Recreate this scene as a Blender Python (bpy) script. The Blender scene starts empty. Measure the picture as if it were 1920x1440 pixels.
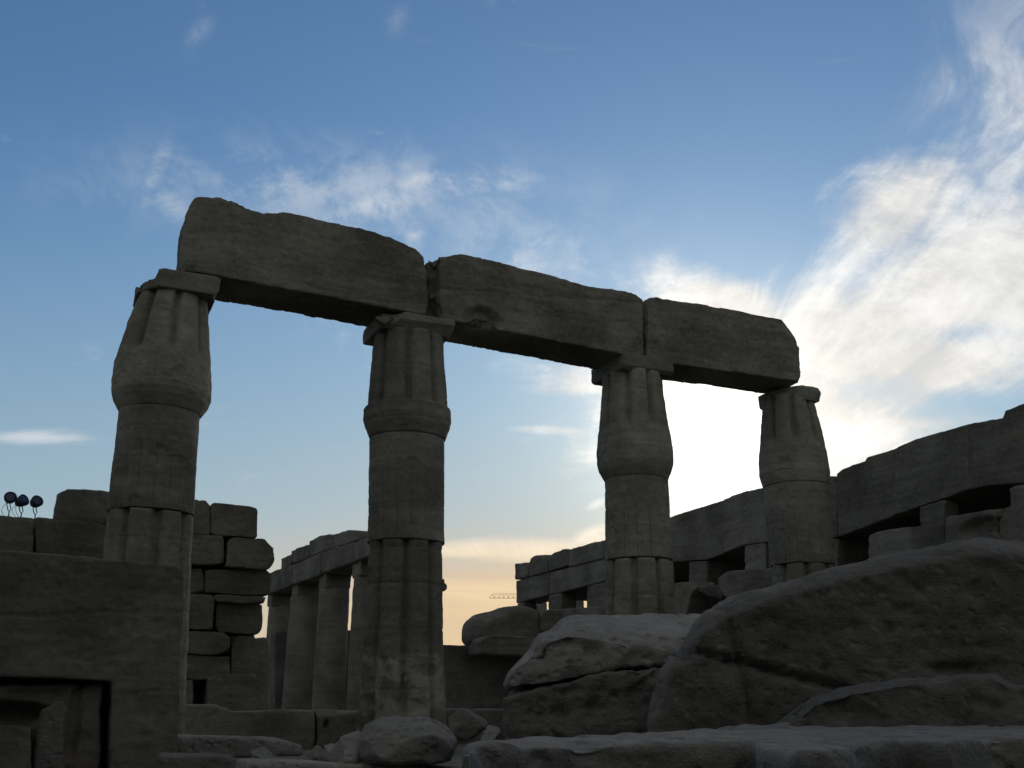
import bpy, bmesh, math, random
import numpy as np
from mathutils import Vector

# ------------------------------------------------------------------ camera
scene = bpy.context.scene
COL = scene.collection
FOC, CX, CY = 1900.0, 960.0, 720.0            # measured on the 1920x1440 photograph
TILT = math.radians(17.4)
EYE = 1.6
cam_d = bpy.data.cameras.new('camera')
cam_d.sensor_width = 36.0
cam_d.lens = FOC / 1920.0 * 36.0
cam_d.clip_start, cam_d.clip_end = 0.05, 6000.0
cam = bpy.data.objects.new('camera', cam_d)
cam.location = (0, 0, EYE)
cam.rotation_euler = (math.pi / 2 + TILT, 0, 0)
COL.objects.link(cam)
scene.camera = cam

def ray(px, py):
    a, b = (px - CX) / FOC, (CY - py) / FOC
    return Vector((a, math.cos(TILT) - b * math.sin(TILT), math.sin(TILT) + b * math.cos(TILT)))

# ------------------------------------------------------------------ exposure, sun
scene.view_settings.view_transform = 'Standard'
scene.view_settings.look = 'None'
scene.view_settings.exposure = 0.0
scene.view_settings.gamma = 1.0
scene.render.engine = 'CYCLES'
scene.cycles.max_bounces = 6
scene.cycles.diffuse_bounces = 3
scene.cycles.use_adaptive_sampling = True
scene.cycles.adaptive_threshold = 0.02
scene.cycles.adaptive_min_samples = 12
scene.cycles.use_denoising = True

_s = ray(1348, 850).normalized()
SUN_EL = math.asin(_s.z)
SUN_AZ = math.atan2(_s.x, _s.y)               # clockwise from +Y
sun_d = bpy.data.lights.new('sun', 'SUN')
sun_d.energy = 0.5
sun_d.angle = math.radians(10)                # the sun stands behind bright cloud
sun_d.color = (1.0, 0.82, 0.6)
sun = bpy.data.objects.new('sun', sun_d)
sun.rotation_euler = (-_s).to_track_quat('-Z', 'Y').to_euler()
sun.location = (0, 0, 40)
COL.objects.link(sun)

# ------------------------------------------------------------------ sky
world = bpy.data.worlds.new('World')
scene.world = world
world.use_nodes = True
WT = world.node_tree
WT.nodes.clear()

class E:
    """a float socket (or number) with arithmetic that adds math nodes"""
    tree = WT
    def __init__(self, s): self.s = s
    @staticmethod
    def put(v, sock):
        if isinstance(v, E): v = v.s
        if isinstance(v, (int, float)): sock.default_value = v
        else: E.tree.links.new(v, sock)
    @staticmethod
    def op(kind, a, b=0.0, c=0.0, clamp=False):
        n = E.tree.nodes.new('ShaderNodeMath'); n.operation = kind; n.use_clamp = clamp
        for i, v in enumerate((a, b, c)): E.put(v, n.inputs[i])
        return E(n.outputs[0])
    def __add__(a, b): return E.op('ADD', a, b)
    def __radd__(a, b): return E.op('ADD', a, b)
    def __sub__(a, b): return E.op('SUBTRACT', a, b)
    def __rsub__(a, b): return E.op('SUBTRACT', b, a)
    def __mul__(a, b): return E.op('MULTIPLY', a, b)
    def __rmul__(a, b): return E.op('MULTIPLY', a, b)
    def __truediv__(a, b): return E.op('DIVIDE', a, b)
    def __neg__(a): return E.op('MULTIPLY', a, -1.0)

def vec(x, y, z=0.0):
    n = E.tree.nodes.new('ShaderNodeCombineXYZ')
    for i, v in enumerate((x, y, z)): E.put(v, n.inputs[i])
    return n.outputs[0]
def noise(v, scale=1.0, detail=5.0, rough=0.55, dist=0.0):
    n = E.tree.nodes.new('ShaderNodeTexNoise')
    E.tree.links.new(v, n.inputs['Vector'])
    n.inputs['Scale'].default_value = scale
    n.inputs['Detail'].default_value = detail
    n.inputs['Roughness'].default_value = rough
    n.inputs['Distortion'].default_value = dist
    return E(n.outputs['Fac'])
def noise_c(v, scale=1.0, detail=2.0, rough=0.55):
    n = E.tree.nodes.new('ShaderNodeTexNoise')
    E.tree.links.new(v, n.inputs['Vector'])
    n.inputs['Scale'].default_value = scale
    n.inputs['Detail'].default_value = detail
    n.inputs['Roughness'].default_value = rough
    s = E.tree.nodes.new('ShaderNodeSeparateColor')
    E.tree.links.new(n.outputs['Color'], s.inputs[0])
    return [E(s.outputs[i]) for i in range(3)]
def sstep(a, lo, hi):
    n = E.tree.nodes.new('ShaderNodeMapRange'); n.interpolation_type = 'SMOOTHSTEP'
    E.put(a, n.inputs[0]); n.inputs[1].default_value = lo; n.inputs[2].default_value = hi
    return E(n.outputs[0])
def emax(a, b): return E.op('MAXIMUM', a, b)
def emin(a, b): return E.op('MINIMUM', a, b)
def mixc(f, a, b):
    n = E.tree.nodes.new('ShaderNodeMix'); n.data_type = 'RGBA'; n.blend_type = 'MIX'
    E.put(f, n.inputs[0])
    for v, s in ((a, n.inputs[6]), (b, n.inputs[7])):
        if isinstance(v, tuple): s.default_value = (*v, 1.0)
        else: E.tree.links.new(v, s)
    return n.outputs[2]
def colop(kind, a, b, f=1.0):
    n = E.tree.nodes.new('ShaderNodeMix'); n.data_type = 'RGBA'; n.blend_type = kind
    E.put(f, n.inputs[0]); n.clamp_result = False
    for v, s in ((a, n.inputs[6]), (b, n.inputs[7])):
        if isinstance(v, tuple): s.default_value = (*v, 1.0)
        else: E.tree.links.new(v, s)
    return n.outputs[2]

def uv_of(px, py):                            # a sky direction as (east/north, up/north)
    r = ray(px, py)
    return r.x / r.y, r.z / r.y

tc = WT.nodes.new('ShaderNodeTexCoord')
sep = WT.nodes.new('ShaderNodeSeparateXYZ')
WT.links.new(tc.outputs['Generated'], sep.inputs[0])
DX, DY, DZ = (E(sep.outputs[i]) for i in range(3))
NORTH = emax(DY, 0.08)
U, V = DX / NORTH, DZ / NORTH
FRONT = sstep(DY, 0.08, 0.35)

def blob(px, py, rx, ry, rot=0.0):            # soft round patch of sky, sizes in photo pixels
    u0, v0 = uv_of(px, py)
    u1, v1 = uv_of(px, py - 10.0)
    ky = abs(v1 - v0) / 10.0
    kx = abs(uv_of(px + 10.0, py)[0] - u0) / 10.0
    c, s = math.cos(math.radians(rot)), math.sin(math.radians(rot))
    du, dv = (U - u0) * (1 / kx), (V - v0) * (1 / ky)
    a = (du * c + dv * s) * (1 / rx)
    b = (dv * c - du * s) * (1 / ry)
    return E.op('EXPONENT', -(a * a + b * b))
def around(px, py):
    u0, v0 = uv_of(px, py)
    du, dv = U - u0, V - v0
    return E.op('ARCTAN2', dv, du), E.op('SQRT', du * du + dv * dv)

sky = WT.nodes.new('ShaderNodeTexSky')
sky.sky_type = 'NISHITA'
sky.sun_disc = False
sky.sun_elevation = SUN_EL
sky.sun_rotation = SUN_AZ
sky.altitude = 80.0
sky.air_density = 1.0
sky.dust_density = 0.3
sky.ozone_density = 3.6

# the blue of the sky, then a veil of haze that thickens and warms towards the sun and the horizon
SKY = colop('MULTIPLY', sky.outputs[0], (0.098, 0.112, 0.113))
sdir = _s
COSS = DX * sdir.x + DY * sdir.y + DZ * sdir.z
ANG = E.op('ARCCOSINE', emin(COSS, 0.99999))                 # radians from the sun
warm = sstep(V, 0.34, 0.02) * E.op('EXPONENT', -(ANG * ANG) * 3.2)
veil = sstep(V, 0.62, 0.05) * FRONT * 0.72
SKY = mixc(veil, SKY, (0.345, 0.425, 0.425))
wn = noise(vec(U * 3.0, V * 14.0, 3.1), 1.0, 2, 0.6)
lowband = sstep(V, 0.20, 0.09) * FRONT
HAZE = mixc(lowband, (0.58, 0.555, 0.50), (0.90, 0.55, 0.25))
SKY = mixc(emin(warm * (0.70 + 0.5 * wn), 0.94) * FRONT, SKY, HAZE)
# unseen grey sheet overhead and away from the sun, added for neutral light on the stones
fill_sheet = emax(sstep(DY, 0.30, -0.20), sstep(DZ, 0.68, 0.90)) * 0.80
SKY = mixc(fill_sheet, SKY, (0.335, 0.32, 0.292))

_w = noise_c(vec(U * 2.2, V * 2.2, 7.7), 1.0, 2, 0.6)
WARP1, WARP2 = _w[0] - 0.5, _w[1] - 0.5

# great fan of cirrus on the right
fa, fr = around(1050, 1250)
streak = noise(vec(fa * 8.0 + WARP1 * 2.4, fr * 3.0 + WARP2 * 2.2, 1.3), 1.0, 7, 0.66, 0.15)
puff = noise(vec(U * 6.0 + WARP1 * 1.6, V * 9.5 + WARP2 * 1.6, 2.2), 1.0, 7, 0.66, 0.2)
m = emax(blob(1880, 540, 430, 220, 20), blob(1690, 640, 430, 160, 6))
m = emax(m, blob(1700, 385, 190, 110, 35) * 0.90)
m = emax(m, blob(1365, 572, 150, 62, -10) * 1.0)
m = emax(m, blob(1440, 770, 420, 160, -6) * 1.0)
m = emax(m, blob(1760, 700, 300, 120, 4) * 0.92)
gap = emax(blob(1790, 625, 170, 26, 4), blob(1870, 755, 170, 34, -5)) * 0.46
sw = sstep(U, uv_of(1180, 700)[0], uv_of(1480, 600)[0]) * 0.62
field = streak * sw + puff * (1 - sw)
d_fan = sstep(m * 1.42 - gap + (field - 0.50) * 2.5, 0.30, 1.22)
mv = emax(blob(1935, 290, 140, 330, -10) * 0.92, blob(1840, 110, 170, 50, 38) * 0.6)      # thin feathered veil upper right
d_veil = mv * (sstep(streak, 0.36, 0.62) * 0.72 + 0.20)
d_fan = emax(d_fan, d_veil) * FRONT

# torn wisps above the lintels
wa = noise(vec(U * 12.0 + V * 6.0 + WARP1 * 2.0, V * 13.0 - U * 3.0 + WARP2 * 2.0, 11.0), 1.0, 7, 0.68, 0.2)
mw = blob(640, 360, 400, 80, -4) * 0.46
mw = emax(mw, blob(294, 325, 20, 58, -14) * 0.62)
mw = emax(mw, blob(318, 378, 56, 24, -40) * 0.55)
mw = emax(mw, blob(850, 342, 130, 26, 2) * 0.95)
mw = emax(mw, blob(700, 390, 120, 44, 14) * 0.66)
mw = emax(mw, blob(782, 436, 20, 42, -14) * 0.80)
mw = emax(mw, blob(930, 430, 170, 100, 0) * 0.30)
mw = emax(mw, blob(372, 66, 18, 30, -28) * 0.26)
mw = emax(mw, blob(746, 36, 18, 24, -20) * 0.15)
mw = emax(mw, blob(1232, 505, 46, 34, 10) * 0.6)
d_wisp = mw * (sstep(wa, 0.38, 0.66) * 0.95 + 0.10) * FRONT

# low flat bands: pale one far left, bright ones between the columns, glowing one on the horizon
lb = noise(vec(U * 2.5 + WARP1 * 0.8, V * 20.0 + WARP2 * 3.0, 23.0), 1.0, 5, 0.6, 0.3)
ml = blob(60, 822, 150, 17, -1) * 0.85
ml = emax(ml, blob(1035, 806, 115, 15, -3) * 1.05)
ml = emax(ml, blob(1085, 720, 120, 40, 12) * 0.95)
ml = emax(ml, blob(1010, 690, 120, 26, -12) * 0.45)
ml = emax(ml, blob(1115, 860, 50, 24, 8) * 0.6)
ml = emax(ml, blob(1120, 945, 34, 12, 24) * 0.85)
ml = emax(ml, blob(1125, 1004, 55, 20, 16) * 1.3)
ml = emax(ml, blob(960, 1032, 240, 26, -1) * 1.1)
ml = emax(ml, blob(920, 1120, 240, 60, 0) * 0.55)
ml = emax(ml, blob(1420, 845, 320, 30, -4) * 0.7)
ml = emax(ml, blob(1660, 800, 240, 18, 3) * 0.7)
d_low = sstep(ml + (lb - 0.5) * 2.2, 0.30, 1.15) * 0.86 * FRONT

# light in the cloud: white to gold round the hidden sun, grey-white farther off
glow = E.op('EXPONENT', -(ANG * ANG) * 62.0)
mid = E.op('EXPONENT', -(ANG * ANG) * 4.0)
CLOUD = mixc(mid, (0.56, 0.62, 0.68), (1.02, 0.99, 0.94))
shade = sstep(puff * 0.6 + streak * 0.4, 0.38, 0.62) * 0.32 + 0.76
CLOUD = colop('MULTIPLY', CLOUD, vec(shade, shade, shade * 0.985 + 0.012))
CLOUD = mixc(lowband, CLOUD, (1.05, 0.80, 0.46))
SKY = mixc(d_wisp, SKY, colop('MIX', CLOUD, (0.66, 0.72, 0.78), 0.55))
SKY = mixc(d_low, SKY, CLOUD)
SKY = mixc(d_fan, SKY, CLOUD)
SKY = colop('ADD', SKY, colop('MULTIPLY', (1.0, 0.88, 0.66), vec(glow, glow, glow)), 0.30)
core = E.op('EXPONENT', -(ANG * ANG) * 260.0)
SKY = colop('ADD', SKY, colop('MULTIPLY', (1.0, 0.94, 0.8), vec(core, core, core)), 0.9)
bgn = WT.nodes.new('ShaderNodeBackground')
WT.links.new(SKY, bgn.inputs[0])
bgn.inputs[1].default_value = 1.0
wout = WT.nodes.new('ShaderNodeOutputWorld')
WT.links.new(bgn.outputs[0], wout.inputs[0])

# ------------------------------------------------------------------ sandstone and other materials
class in_tree:
    def __init__(self, t): self.t = t
    def __enter__(self): self.o = E.tree; E.tree = self.t
    def __exit__(self, *a): E.tree = self.o

def mat_new(name):
    m = bpy.data.materials.new(name); m.use_nodes = True
    t = m.node_tree
    b = t.nodes['Principled BSDF']
    return m, t, b

def stone(name, base, dark, pits=0.5, strata=0.5, bump=0.03, patch=None, drums=False):
    """weathered sandstone: bedding bands, blotches, grain; pits = honeycomb weathering; patch = (colour, top z, amount) pale mortar repairs"""
    m, t, b = mat_new(name)
    with in_tree(t):
        geo = t.nodes.new('ShaderNodeNewGeometry')
        s = t.nodes.new('ShaderNodeSeparateXYZ'); t.links.new(geo.outputs['Position'], s.inputs[0])
        x, y, z = (E(s.outputs[i]) for i in range(3))
        info = t.nodes.new('ShaderNodeObjectInfo')
        rnd = E(info.outputs['Random'])
        big = noise(geo.outputs['Position'], 0.9, 4, 0.62)
        bed = noise(vec(x * 0.5, y * 0.5, z * 7.0 + big * 1.6), 1.0, 5, 0.68)
        grain = noise(geo.outputs['Position'], 11.0, 6, 0.72)
        k = sstep(big * 0.75 + (bed - 0.5) * strata * 0.9 + grain * 0.35, 0.36, 0.80)
        col = mixc(k, tuple(dark), tuple(base))
        tone = rnd * 0.34 + 0.80
        if drums:
            wn = t.nodes.new('ShaderNodeTexWhiteNoise'); wn.noise_dimensions = '1D'
            E.put(E.op('FLOOR', z * 1.12 + 0.35), wn.inputs['W'])
            tone = tone + (E(wn.outputs['Value']) - 0.5) * 0.22
        col = colop('MULTIPLY', col, vec(tone, tone, tone * 0.98 + 0.01))
        if patch:
            pc, pz, amt = patch
            pn = noise(vec(x * 3.2, y * 3.2, z * 3.2), 1.0, 4, 0.6)
            below = sstep(z, pz + 0.03, pz - 0.03)
            f = below * sstep(pn, 0.44, 0.56) * amt
            col = mixc(f, col, pc)
        t.links.new(col, b.inputs['Base Color'])
        b.inputs['Roughness'].default_value = 0.95
        b.inputs['Specular IOR Level'].default_value = 0.15
        h = grain * 1.0 + bed * strata * 1.4
        if pits > 0:
            v = t.nodes.new('ShaderNodeTexVoronoi'); v.feature = 'SMOOTH_F1'
            v.inputs['Scale'].default_value = 9.0
            v.inputs['Smoothness'].default_value = 0.4
            t.links.new(vec(x + grain * 0.12, y + grain * 0.12, z * 1.5 + big * 0.3), v.inputs['Vector'])
            h = h + sstep(E(v.outputs['Distance']), 0.0, 0.42) * pits
        bp = t.nodes.new('ShaderNodeBump')
        bp.inputs['Strength'].default_value = 0.9
        bp.inputs['Distance'].default_value = bump
        t.links.new(h.s, bp.inputs['Height'])
        t.links.new(bp.outputs[0], b.inputs['Normal'])
    return m

def plain(name, col, rough=0.5, metal=0.0):
    m, t, b = mat_new(name)
    with in_tree(t):
        tcn = t.nodes.new('ShaderNodeTexCoord')
        n = noise(tcn.outputs['Object'], 30.0, 3, 0.6)
        t.links.new(mixc(n, tuple(c * 0.8 for c in col), tuple(min(1, c * 1.2) for c in col)), b.inputs['Base Color'])
    b.inputs['Roughness'].default_value = rough
    b.inputs['Metallic'].default_value = metal
    return m

M_COL = stone('sandstone_column', (0.275, 0.266, 0.224), (0.118, 0.112, 0.093), 0.12, 0.3, 0.017, drums=True)
M_COLP = stone('sandstone_column_repaired', (0.275, 0.266, 0.224), (0.118, 0.112, 0.093), 0.12, 0.3, 0.017,
               patch=((0.37, 0.355, 0.315), 2.25, 0.5), drums=True)
M_BEAM = stone('sandstone_beam', (0.265, 0.254, 0.210), (0.108, 0.103, 0.085), 0.15, 0.45, 0.020)
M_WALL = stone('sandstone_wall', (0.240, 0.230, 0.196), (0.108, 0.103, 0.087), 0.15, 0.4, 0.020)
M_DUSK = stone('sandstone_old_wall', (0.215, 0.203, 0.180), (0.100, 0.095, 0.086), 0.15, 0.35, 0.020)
M_ROCK = stone('weathered_rock', (0.215, 0.205, 0.190), (0.120, 0.114, 0.106), 0.3, 0.35, 0.05)
M_PALE = stone('pale_rock', (0.315, 0.310, 0.292), (0.205, 0.200, 0.188), 0.6, 0.3, 0.035)
M_GRND = stone('dusty_ground', (0.190, 0.175, 0.145), (0.120, 0.110, 0.092), 0.3, 0.0, 0.03)
M_METAL = plain('dark_paint', (0.045, 0.055, 0.085), 0.35, 0.3)
M_GLASS = plain('lamp_glass', (0.03, 0.04, 0.10), 0.25, 0.0)
M_CABLE = plain('cable_rubber', (0.012, 0.012, 0.012), 0.7)
M_CRANE = plain('crane_paint', (0.30, 0.20, 0.08), 0.6)

# ------------------------------------------------------------------ vectorised noise for weathering the meshes
def _hash(ix, iy, iz, seed):
    h = (ix.astype(np.int64) * 374761393 + iy.astype(np.int64) * 668265263 + iz.astype(np.int64) * 2147483647 + seed * 1274126177) & 0xffffffff
    h = ((h ^ (h >> 13)) * 1274126177) & 0xffffffff
    h = ((h ^ (h >> 16)) * 2246822519) & 0xffffffff
    return ((h ^ (h >> 15)) & 0xffff) / 65535.0
def vnoise(p, seed=0):
    i = np.floor(p); f = p - i
    f = f * f * f * (f * (f * 6 - 15) + 10)
    i = i.astype(np.int64)
    out = 0.0
    for dx in (0, 1):
        wx = f[:, 0] if dx else 1 - f[:, 0]
        for dy in (0, 1):
            wy = f[:, 1] if dy else 1 - f[:, 1]
            for dz in (0, 1):
                wz = f[:, 2] if dz else 1 - f[:, 2]
                out = out + wx * wy * wz * _hash(i[:, 0] + dx, i[:, 1] + dy, i[:, 2] + dz, seed)
    return out
def fbm(p, octv=4, seed=0, gain=0.5):
    a, s, t = 1.0, 0.0, 0.0
    for o in range(octv):
        s = s + a * vnoise(p * (2.03 ** o) + 17.1 * o, seed + o); t += a; a *= gain
    return s / t * 2 - 1                       # about -1..1

def weather(me, amp=0.02, freq=2.0, strata=0.008, pit=0.0, seed=0, dents=(), cracks=(), chips=(), rough=0.005):
    n = len(me.vertices)
    co = np.empty(n * 3, np.float32); me.vertices.foreach_get('co', co); co = co.reshape(-1, 3).astype(np.float64)
    me.update()
    no = np.empty(n * 3, np.float32); me.vertex_normals.foreach_get('vector', no); no = no.reshape(-1, 3)
    if chips:                                  # broken faces: shave the solid along random planes
        rg = np.random.RandomState(seed + 3)
        cnt, depth, upmin = chips
        for _ in range(cnt):
            nv = rg.normal(size=3); nv /= np.linalg.norm(nv)
            if nv[2] < upmin: nv[2] = -nv[2]
            pr = co @ nv
            off = pr.max() - depth * (0.25 + 0.75 * rg.rand())
            over = np.maximum(0, pr - off + 0.25 * depth * fbm(co * 3.0, 2, seed + 51))
            co = co - np.outer(over, nv)
        me.vertices.foreach_set('co', co.astype(np.float32).ravel()); me.update()
        me.vertex_normals.foreach_get('vector', no.ravel())
    d = amp * 1.6 * fbm(co * freq + seed * 3.7, 4, seed)
    if rough:
        d = d + rough * 1.6 * fbm(co * 9.0 + seed, 3, seed + 61)
    if strata:
        q = co * np.array([0.5, 0.5, 6.5]); q[:, 2] += fbm(co * 0.8, 2, seed + 5) * 0.8
        d = d + strata * 1.6 * fbm(q, 3, seed + 9)
    if pit:
        v = fbm(np.stack([co[:, 0] * 7 + co[:, 2] * 5, co[:, 1] * 6, co[:, 2] * 10 - co[:, 0] * 3], 1) + seed, 3, seed + 21)
        d = d - pit * np.clip((v - 0.12) * 3.2, 0, 1)
    shift = np.zeros_like(co)
    for c, r, dep in dents:                    # broken-out hollows
        dist = np.linalg.norm((co - np.array(c)) / np.array(r), axis=1)
        d = d - dep * np.clip((1.0 - dist + 0.25 * fbm(co * 4.0, 3, seed + 31)) * 2.4, 0, 1)
    for p0, nrm, w, dep in cracks:             # open joint along a plane
        dist = np.abs((co - np.array(p0)) @ np.array(nrm) + 0.05 * fbm(co * 2.5, 3, seed + 41))
        d = d - dep * np.clip(1.0 - dist / w, 0, 1)
    co = co + no * d[:, None] + shift
    me.vertices.foreach_set('co', co.astype(np.float32).ravel())
    me.update()

# ------------------------------------------------------------------ making objects
PEND = []
RS = random.Random(5)

def describe(o, label=None, cat=None, group=None, kind=None):
    if label: o['label'] = label
    if cat: o['category'] = cat
    if group: o['group'] = group
    o['kind'] = kind or 'thing'

def link_mesh(name, verts, faces, material, parent=None, smooth=True):
    """one mesh object whose origin sits at the middle of its base (or at its parent's)"""
    v = np.array([tuple(p) for p in verts], dtype=np.float64)
    if parent is None:
        org = np.array([v[:, 0].mean(), v[:, 1].mean(), v[:, 2].min()])
    else:
        org = np.array(parent.matrix_world.translation) if parent.type != 'EMPTY' else np.array(parent.location)
    me = bpy.data.meshes.new(name)
    me.from_pydata([tuple(p) for p in v], [], faces)
    me.validate(); me.update()
    me.materials.append(material)
    me.polygons.foreach_set('use_smooth', [smooth] * len(me.polygons))
    o = bpy.data.objects.new(name, me)
    COL.objects.link(o)
    ORIGIN[o.name] = org
    if parent is None:
        o.location = org
    else:
        o.parent = parent
        if parent.type != 'EMPTY':
            org = ORIGIN[parent.name]
        ORIGIN[o.name] = org
    me.vertices.foreach_set('co', (v - org).astype(np.float32).ravel())
    me.update()
    return o
ORIGIN = {}

def empty(name, loc):
    o = bpy.data.objects.new(name, None)
    o.empty_display_size = 0.3
    o.location = loc
    COL.objects.link(o)
    ORIGIN[o.name] = np.array(loc)
    return o

def loft(rings):
    """closed solid through rings of equal point count"""
    verts, faces = [], []
    n = len(rings[0])
    for r in rings: verts += [tuple(p) for p in r]
    for k in range(len(rings) - 1):
        a, b = k * n, (k + 1) * n
        for i in range(n):
            j = (i + 1) % n
            faces.append((a + i, a + j, b + j, b + i))
    faces.append(tuple(range(n - 1, -1, -1)))
    faces.append(tuple((len(rings) - 1) * n + i for i in range(n)))
    return verts, faces

def carve(name, rings, material, parent=None, voxel=0.04, smooth_it=0, **wkw):
    """rough stone solid: loft, voxel remesh, then weathering (done in finish())"""
    v, f = loft(rings)
    o = link_mesh(name, v, f, material, parent)
    bm = bmesh.new(); bm.from_mesh(o.data)
    bmesh.ops.triangulate(bm, faces=[q for q in bm.faces if len(q.verts) > 4])
    bmesh.ops.recalc_face_normals(bm, faces=bm.faces)
    bm.to_mesh(o.data); bm.free()
    md = o.modifiers.new('remesh', 'REMESH'); md.mode = 'VOXEL'; md.voxel_size = voxel
    md.use_smooth_shade = True
    if smooth_it:
        sm = o.modifiers.new('smooth', 'SMOOTH'); sm.iterations = smooth_it; sm.factor = 0.6
    wkw.setdefault('seed', RS.randrange(1, 900))
    PEND.append((o, wkw))
    return o

def finish():
    bpy.context.view_layer.update()
    dg = bpy.context.evaluated_depsgraph_get()
    for o, kw in PEND:
        me = bpy.data.meshes.new_from_object(o.evaluated_get(dg))
        me.name = o.name
        o.modifiers.clear()
        o.data = me
        if not me.materials: me.materials.append(M_WALL)
        org = Vector(ORIGIN[o.name])
        for v in (): pass
        n = len(me.vertices)
        co = np.empty(n * 3, np.float32); me.vertices.foreach_get('co', co)
        co = co.reshape(-1, 3) + np.array(org, np.float32)
        me.vertices.foreach_set('co', co.ravel()); me.update()
        weather(me, **kw)
        me.vertices.foreach_get('co', co.reshape(-1)) if False else None
        c2 = np.empty(n * 3, np.float32); me.vertices.foreach_get('co', c2)
        c2 = c2.reshape(-1, 3) - np.array(org, np.float32)
        me.vertices.foreach_set('co', c2.ravel()); me.update()
        me.polygons.foreach_set('use_smooth', [True] * len(me.polygons))

# ------------------------------------------------------------------ measuring: upright planes standing in the place
def at_y(px, py, Y):
    r = ray(px, py); k = Y / r.y
    return Vector((r.x * k, Y, EYE + r.z * k))
def at_z(px, py, Z):
    r = ray(px, py); k = (Z - EYE) / r.z
    return Vector((r.x * k, r.y * k, Z))
class Plane:
    """upright plane through p0; a runs along it, b points away from the viewer"""
    def __init__(self, p0, a, b):
        self.p0, self.a, self.b = Vector((p0[0], p0[1], 0)), a, b
    def hit(self, px, py, d=0.0):
        r = ray(px, py)
        k = (self.p0 + self.b * d).dot(self.b) / r.dot(self.b)
        return Vector((r.x * k, r.y * k, EYE + r.z * k))
def dirs(deg):
    t = math.radians(deg)
    return Vector((math.cos(t), math.sin(t), 0)), Vector((-math.sin(t), math.cos(t), 0))

def slab(name, plane, pts, d0, d1, material, voxel=0.05, parent=None, **kw):
    """upright stone whose face outline is measured on plane at depth d0 and which runs back to d1"""
    front = [plane.hit(px, py, d0) for px, py in pts]
    back = [p + plane.b * (d1 - d0) for p in front]
    return carve(name, [front, back], material, parent, voxel, **kw)

def boulder(name, plane, pts, d0, depth, material, voxel=0.04, prof=((0, .72), (.1, .9), (.3, 1.0), (.65, .97), (.9, .8), (1, .6)), lift=0.0, **kw):
    """loose rock: its outline is met a third of the way back, the front and back close in"""
    mid = d0 + depth * 0.3
    ring = [plane.hit(px, py, mid) for px, py in pts]
    c = sum(ring, Vector()) / len(ring)
    zmin = min(p.z for p in ring)
    c = Vector((c.x, c.y, zmin + (c.z - zmin) * 0.55))
    rings = []
    for t, k in prof:
        off = plane.b * (depth * t - depth * 0.3)
        rings.append([c + (p - c) * k + off for p in ring])
    kw.setdefault('smooth_it', 3)
    return carve(name, rings, material, None, voxel, **kw)

# ------------------------------------------------------------------ ground
def ground_z(x, y):
    t = min(1.0, max(0.0, (y - 4.6) / 3.4)); t = t * t * (3 - 2 * t)
    return 0.93 * t
def make_ground():
    xs = np.concatenate([np.linspace(-900, -40, 14), np.linspace(-36, 36, 150), np.linspace(40, 900, 14)])
    ys = np.concatenate([np.linspace(-300, -12, 8), np.linspace(-10, 45, 130), np.linspace(50, 1800, 18)])
    X, Y = np.meshgrid(xs, ys)
    p = np.stack([X.ravel(), Y.ravel(), np.zeros(X.size)], 1)
    t = np.clip((p[:, 1] - 4.6) / 3.4, 0, 1); t = t * t * (3 - 2 * t)
    near = np.exp(-np.maximum(0, np.hypot(p[:, 0], p[:, 1] - 15) - 30) / 30)
    p[:, 2] = 0.93 * t + near * (0.06 * fbm(p * 0.6, 3, 3) + 0.035 * fbm(p * 2.6, 3, 4)) - 0.05
    nx = len(xs)
    faces = [(j * nx + i, j * nx + i + 1, (j + 1) * nx + i + 1, (j + 1) * nx + i) for j in range(len(ys) - 1) for i in range(nx - 1)]
    o = link_mesh('ground', p, faces, M_GRND)
    o['kind'] = 'structure'
make_ground()
# unseen wall added behind the camera to shade the stones from the low eastern sky
_w = [Vector(p) for p in ((-22, -6.0, -0.1), (24, -4.5, -0.1), (24, -4.5, 7.2), (9, -5.0, 7.0), (8.6, -5.0, 8.3), (-10, -5.6, 8.1), (-10.4, -5.6, 6.4), (-22, -6.0, 6.1))]

o = carve('shade_wall', [_w, [p + Vector((0, -1.6, 0)) for p in _w]], M_DUSK, None, 0.16, amp=0.05, freq=0.9)
o['kind'] = 'structure'

# ------------------------------------------------------------------ the row of four papyrus-bud columns
A1, B1 = dirs(25.0)
_c1 = at_y(283, 1000, 14.0)
ROW = Plane(_c1, A1, B1)

def reed(phi, n, curve, depth, w):
    """outline of a bundle of n reeds, 1 at the crown of a reed, a narrow groove between neighbours"""
    h = np.pi / n
    p = np.abs((phi + h) % (2 * h) - h)
    return 1 - curve * (p / h) ** 2 - depth * np.exp(-((h - p) / w) ** 2)

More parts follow.
